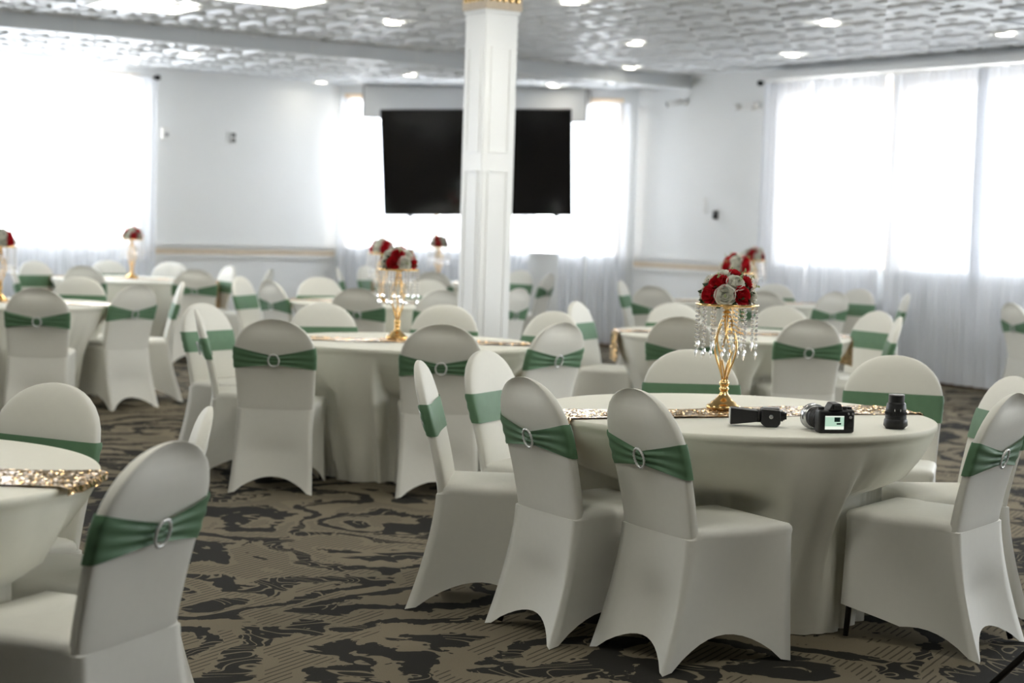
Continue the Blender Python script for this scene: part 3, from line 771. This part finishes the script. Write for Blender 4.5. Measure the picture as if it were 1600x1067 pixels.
# ------------------------------------------------------------------ gold crystal stands and rose domes
def rose_mesh():
    mb = MB()
    def petal(th, r, h, wid, flare, nu=7, nv=5):
        rows = []
        for i in range(nv):
            v = i / (nv - 1); row = []
            for j in range(nu):
                u = j / (nu - 1) * 2 - 1; a = th + u * wid
                rr = r * (.25 + .75 * math.sin(math.pi / 2 * min(1, v * 1.35))) + flare * v ** 3 + .0022 * u
                z = h * v - .30 * h * u ** 4 * v - (.35 * flare if i == nv - 1 else 0)
                row.append(Vector((rr * math.cos(a), rr * math.sin(a), z - .010)))
            rows.append(row)
        mb.grid(rows)
    for k in range(2): petal(k * math.pi, .006, .037, 1.7, 0)
    for k in range(3): petal(k * 2.094 + .5, .0125, .036, 1.25, .001)
    for k in range(4): petal(k * 1.571 + .2, .0195, .032, 1.0, .003)
    for k in range(5): petal(k * 1.257 + .7, .0265, .026, .85, .006)
    for k in range(5): petal(k * 1.257 + .1, .0315, .017, .80, .009)
    mb.lathe([(.004, -.014), (.016, -.012), (.022, -.004), (.012, .008)], 8)
    return mb.mesh('rose', True)
ROSE_R = rose_mesh(); ROSE_W = ROSE_R.copy(); ROSE_R.materials.append(M['red']); ROSE_W.materials.append(M['white_petal'])
def dome_spots():
    out = []
    for n, el, off in ((8, 8, .15), (6, 42, .45), (2, 74, .2)):
        for k in range(n):
            out.append((2 * math.pi * k / n + off, math.radians(el)))
    return out
SPOTS = dome_spots(); RD = .088
def foliage_mesh():
    mb = MB(); rnd = random.Random(8)
    mb.lathe([(.02, -.012), (.085, -.008), (.088, .02), (.070, .055), (.035, .078), (.004, .085)], 16)
    for k in range(64):
        a = rnd.uniform(0, 6.28); el = rnd.uniform(-.25, 1.35); L_ = rnd.uniform(.03, .05); w = L_ * .28; base = .078
        d = Vector((math.cos(a) * math.cos(el), math.sin(a) * math.cos(el), math.sin(el))); s = Vector((-math.sin(a), math.cos(a), 0)); u = d.cross(s)
        p = d * base; t = (d * .8 + s * rnd.uniform(-.7, .7) + Vector((0, 0, -.15))).normalized(); q = t.cross(d).normalized() if t.cross(d).length > .05 else s
        mb.add([p, p + t * L_ * .5 + q * w + d * .003, p + t * L_, p + t * L_ * .5 - q * w + d * .003, p + t * L_ * .5 - d * .002], [(0, 1, 4), (1, 2, 4), (2, 3, 4), (3, 0, 4)])
    return mb.mesh('foliage')
def sprig_mesh():
    mb = MB(); rnd = random.Random(21)
    for k in range(11):
        a = rnd.uniform(0, 6.28); el = rnd.uniform(.0, 1.3); d = Vector((math.cos(a) * math.cos(el), math.sin(a) * math.cos(el), math.sin(el)))
        p = d * .085; q = d * rnd.uniform(.122, .142); mb.tube([p, q], .0011, 4)
        for i in range(4):
            c = q - d * (.006 * i) + Vector((rnd.uniform(-.007, .007), rnd.uniform(-.007, .007), rnd.uniform(-.004, .007)))
            mb.lathe([(.0008, -.004), (.0034, 0), (.0008, .005)], 5, Matrix.Translation(c))
    return mb.mesh('sprigs')
FOL, SPR = foliage_mesh(), sprig_mesh(); FOL.materials.append(M['leaf']); SPR.materials.append(M['sprig'])
def stand_meshes():
    base = MB(); base.lathe([(.066, 0), (.068, .006), (.064, .014), (.052, .018), (.050, .024), (.036, .034), (.024, .046), (.016, .060), (.014, .070)], 32)
    neck = MB(); neck.lathe([(.014, .068), (.019, .074), (.019, .080), (.014, .084), (.017, .090), (.021, .098), (.017, .106), (.013, .110), (.013, .118)], 24)
    stems = []
    for k in range(6):
        m_ = MB(); pts = []
        for i in range(17):
            v = i / 16; z = .112 + v * .255; r = .010 + .034 * max(0.0, math.sin(math.pi * v ** 1.15)) ** 1.2; a = k * math.pi / 3 + v * 1.5
            pts.append((r * math.cos(a), r * math.sin(a), z))
        m_.tube(pts, .0042, 7); stems.append(m_.mesh('stem_wire', True))
    head = MB(); head.lathe([(.011, .360), (.018, .366), (.018, .376), (.012, .380), (.014, .392), (.02, .400)], 20)
    tray = MB(); tray.lathe([(.012, .398), (.11, .400), (.122, .402), (.125, .406), (.122, .411), (.11, .408), (.012, .406)], 40)
    strand = []
    for nb in (8, 10):
        s_ = MB(); z = -.006
        for i in range(nb):
            s_.lathe([(.0006, z), (.0062, z - .0045), (.0062, z - .0075), (.0006, z - .012)], 8); z -= .0165
        s_.lathe([(.0006, z), (.0055, z - .008), (.007, z - .016), (.0006, z - .036)], 6); strand.append(s_.mesh('crystal_strand'))
    return base.mesh('base', True), neck.mesh('neck', True), stems, head.mesh('collar', True), tray.mesh('tray', True), strand
SB, SN, SS, SH, ST, SC = stand_meshes()
for me in [SB, SN, SH, ST] + SS: me.materials.append(M['gold'])
for me in SC: me.materials.append(M['crystal'])
def centrepiece(x, y, turn, where, reds):
    r = empty('flower_stand', (x, y, .7765), turn); tag(r, 'gold wire flower stand with hanging crystals ' + where, 'flower stand', 'gold crystal flower stands')
    link('base', SB, None, r); link('neck', SN, None, r); link('collar', SH, None, r); t = link('tray', ST, None, r)
    for s_ in SS: link('stem_wire', s_, None, r)
    for k in range(17):
        a = 2 * math.pi * k / 17; o = link('crystal_strand', SC[k % 2], None, t); o.location = (.117 * math.cos(a), .117 * math.sin(a), .402)
    for k in range(6):
        a = 2 * math.pi * k / 6 + .2; o = link('crystal_strand', SC[(k + 1) % 2], None, t); o.location = (.062 * math.cos(a), .062 * math.sin(a), .400)
    f = empty('rose_arrangement', (x, y, .7765 + .424), turn); tag(f, 'dome of red and white roses on the stand ' + where, 'flower arrangement', 'red and white rose domes')
    link('foliage', FOL, None, f)['kind'] = 'stuff'; link('sprigs', SPR, None, f)['kind'] = 'stuff'
    for i, (a, el) in enumerate(SPOTS):
        d = Vector((math.cos(a) * math.cos(el), math.sin(a) * math.cos(el), math.sin(el)))
        o = link('rose', ROSE_R if i in reds else ROSE_W, None, f); o.location = d * RD + Vector((0, 0, .008))
        o.rotation_euler = d.to_track_quat('Z', 'Y').to_euler(); s_ = 1.06 if i % 3 else .98; o.scale = (s_, s_, s_)
RED = {0, 2, 4, 6, 9, 11, 13, 14}
for x, y, tn, wh in ((.835, 6.86, .4, 'next to the camera flash'), (-.68, 10.36, 1.1, 'on the table before the pillar'), (1.52, 12.05, 2.0, 'right behind the nearest rose dome'),
                     (-3.87, 13.25, 2.6, 'cut by the left picture edge'), (2.36, 17.4, .9, 'on the far right table'), (-4.05, 18.65, .2, 'before the left curtains'),
                     (-1.13, 15.05, 1.7, 'on the second row table'), (-.87, 20.2, 2.9, 'farthest back beside the pillar')): centrepiece(x, y, tn, wh, RED)

# ------------------------------------------------------------------ camera gear on the near table
TZ = .7695
def dslr():
    r = empty('mirrorless_camera', (1.15, 6.20, TZ), math.radians(14)); tag(r, 'black digital camera with lit rear screen on the near table', 'camera')
    mb = MB(); mb.box((-.068, -.022, .0), (.068, .022, .082)); mb.box((.040, .015, .002), (.070, .048, .076)); mb.build('body', M['black'], r, bevel=.008)
    mb = MB()
    mb.add([(-.035, -.026, .08), (.022, -.026, .08), (.022, .026, .08), (-.035, .026, .08), (-.022, -.030, .104), (.010, -.030, .104), (.010, .02, .108), (-.022, .02, .108)], [(0,3,2,1),(4,5,6,7),(0,1,5,4),(1,2,6,5),(2,3,7,6),(3,0,4,7)])
    v = mb.build('viewfinder', M['black'], r, bevel=.004)
    mb = MB(); mb.box((-.020, -.036, .082), (.009, -.028, .100)); mb.build('eyecup', M['rubber'], v, bevel=.003)
    for x, y, rr, h in ((.035, 0, .011, .009), (.056, .004, .010, .007), (-.054, 0, .012, .008), (.052, .03, .006, .005)):
        mb = MB(); mb.lathe([(rr, .08), (rr, .082 + h), (rr * .85, .0835 + h)], 16, Matrix.Translation((x, y, 0))); mb.build('dial', M['black'], r)
    mb = MB(); mb.box((-.052, -.0245, .008), (.030, -.0225, .066)); s = mb.build('screen_bezel', M['black'], r)
    mb = MB()
    def q(x0, x1, z0, z1, y, mi): mb.add([(x0, y, z0), (x1, y, z0), (x1, y, z1), (x0, y, z1)], [(0, 1, 2, 3)], mi)
    q(-.047, .025, .013, .061, -.0248, 0); q(-.047, .025, .013, .024, -.0250, 2); q(-.012, .010, .040, .056, -.0250, 1); q(-.003, .014, .030, .036, -.0250, 1); q(-.047, .025, .057, .061, -.0250, 2)
    mb.build('screen', [M['lcd'], M['lcd_dark'], M['lcd_light']], s)
    for x, z, rr in ((.050, .030, .010), (.050, .055, .005), (.042, .068, .004), (.058, .068, .004)):
        mb = MB(); mb.lathe([(rr, 0), (rr, .003), (rr * .6, .004)], 14, Matrix.Translation((x, -.022, z)) @ Matrix.Rotation(math.pi / 2, 4, 'X')); mb.build('button', M['grey'] if rr < .006 else M['black'], r)
    ML = Matrix.Translation((-.028, .022, .043)) @ Matrix.Rotation(math.radians(0), 4, 'Z') @ Matrix.Rotation(-math.pi / 2, 4, 'X')
    mb = MB(); mb.lathe([(.033, 0), (.034, .012), (.037, .014), (.037, .050), (.039, .052), (.039, .078)], 32, ML); l = mb.build('lens_barrel', M['black'], r, False)
    mb = MB(); mb.lathe([(.0375, .020), (.0385, .021), (.0385, .044), (.0375, .045)], 32, ML, cap=False); mb.build('zoom_ring', M['rubber'], l)
    mb = MB(); mb.lathe([(.040, .076), (.046, .080), (.047, .112), (.044, .113), (.043, .082)], 32, ML, cap=False); mb.build('lens_hood', M['silver'], l, True)
    mb = MB(); mb.lathe([(.036, .076), (.02, .080), (.002, .081)], 24, ML); mb.build('front_glass', M['lens_glass'], l, True)
dslr()
def flash():
    r = empty('camera_flash', (.895, 6.335, TZ), math.radians(-4)); tag(r, 'black flash unit lying on its side by the gold stand', 'flash unit')
    mb = MB(); mb.add([(-.098, -.03, .004), (-.0, -.026, .016), (-.0, .026, .016), (-.098, .03, .004), (-.098, -.03, .066), (-.0, -.026, .058), (-.0, .026, .058), (-.098, .03, .066)], [(0,3,2,1),(4,5,6,7),(0,1,5,4),(1,2,6,5),(2,3,7,6),(3,0,4,7)])
    h = mb.build('flash_head', M['black'], r, bevel=.004)
    mb = MB(); mb.box((-.101, -.027, .008), (-.098, .027, .062)); mb.build('flash_lens', M['white_plastic'], h)
    mb = MB(); mb.tube([(-.004, 0, .037), (.016, 0, .037)], .024, 16); mb.build('swivel', M['black'], r, True)
    mb = MB(); mb.add([(.012, -.036, .012), (.028, -.038, .0), (.070, -.038, .0), (.082, -.036, .014), (.080, -.036, .062), (.012, -.036, .066)] + [(x, y + .072, z) for x, y, z in ((.012, -.036, .012), (.028, -.036, .0), (.070, -.036, .0), (.082, -.036, .014), (.080, -.036, .062), (.012, -.036, .066))],
        [(0,1,2,3,4,5), (11,10,9,8,7,6)] + [(i, i + 6, (i + 1) % 6 + 6, (i + 1) % 6) for i in range(6)])
    b = mb.build('battery_body', M['black'], r, bevel=.004)
    mb = MB(); mb.lathe([(.0075, 0), (.0075, .002), (.005, .003)], 16, Matrix.Translation((.047, -.0385, .038)) @ Matrix.Rotation(math.pi / 2, 4, 'X')); mb.build('button', M['silver'], b)
    mb = MB(); mb.box((.02, -.02, .064), (.078, .03, .068)); mb.build('display_panel', M['grey'], b)
    mb = MB(); mb.tube([(.080, 0, .040), (.092, 0, .040)], .021, 14); mb.tube([(.092, 0, .040), (.098, 0, .040)], .017, 14); mb.box((.098, -.016, .028), (.104, .016, .052)); mb.build('hot_shoe_foot', M['black_metal'], r)
flash()
def lens():
    r = empty('camera_lens', (1.41, 6.40, TZ)); tag(r, 'black camera lens standing upright on the near table', 'lens')
    mb = MB(); mb.lathe([(.036, .010), (.037, .024), (.0385, .026), (.0385, .046), (.037, .047), (.037, .062), (.0375, .070), (.034, .090), (.029, .096), (.029, .119), (.027, .121)], 40); b = mb.build('barrel', M['black'], r)
    mb = MB()
    for k in range(40):
        a = 2 * math.pi * k / 40; R = Matrix.Rotation(a, 4, 'Z'); mb.box((.0375, -.0016, .050), (.0392, .0016, .061), R)
    mb.build('grip_ribs', M['rubber'], b)
    mb = MB(); mb.lathe([(.0290, .1205), (.0285, .1235), (.024, .1235)], 32); mb.build('rear_mount', M['grey'], r, True)
    mb = MB(); n = 64; rows = []      # petal hood, reversed cut-outs at the table
    for rr, top in ((.040, .034), (.042, .030), (.044, None), (.041, None), (.039, .033)):
        row = []
        for k in range(n):
            a = 2 * math.pi * k / n; z = top if top is not None else .012 * max(0.0, math.cos(2 * a + .6)) ** .7
            row.append(Vector((rr * math.cos(a), rr * math.sin(a), z)))
        rows.append(row)
    mb.grid(rows, True); mb.build('petal_hood', M['black'], r, True)
    mb = MB()
    for a in (-1.9, -1.35): mb.box((.0385, -.0016, .064), (.0392, .0016, .072), Matrix.Rotation(a, 4, 'Z'))
    mb.build('scale_mark', M['rail_white'], b)
lens()

# ------------------------------------------------------------------ light stand leg poking in at the bottom right
def light_stand():
    c = Vector((2.07, 5.165, 0)); r = empty('light_stand', c); tag(r, 'black tripod light stand leg crossing the bottom right corner', 'tripod')
    mb = MB(); mb.tube([(0, 0, .30), (0, 0, 1.9)], .013, 10); mb.build('pole', M['black_metal'], r, True)
    mb = MB(); mb.tube([(0, 0, .70), (0, 0, .78)], .026, 12); mb.build('collar', M['black'], r, True)
    tips = [Vector((1.521, 5.527, .012)) - c]
    for ang in (120, 240): tips.append(Matrix.Rotation(math.radians(ang), 3, 'Z') @ tips[0])
    for t in tips:
        mb = MB(); mb.tube([Vector((0, 0, .74)) + t.normalized() * .02, t], .011, 8); l = mb.build('leg', M['black_metal'], r, True)
        mb = MB(); mb.lathe([(.014, t.z - .010), (.016, t.z + .012), (.012, t.z + .02)], 10, Matrix.Translation((t.x, t.y, 0))); mb.build('rubber_foot', M['rubber'], l)
light_stand()
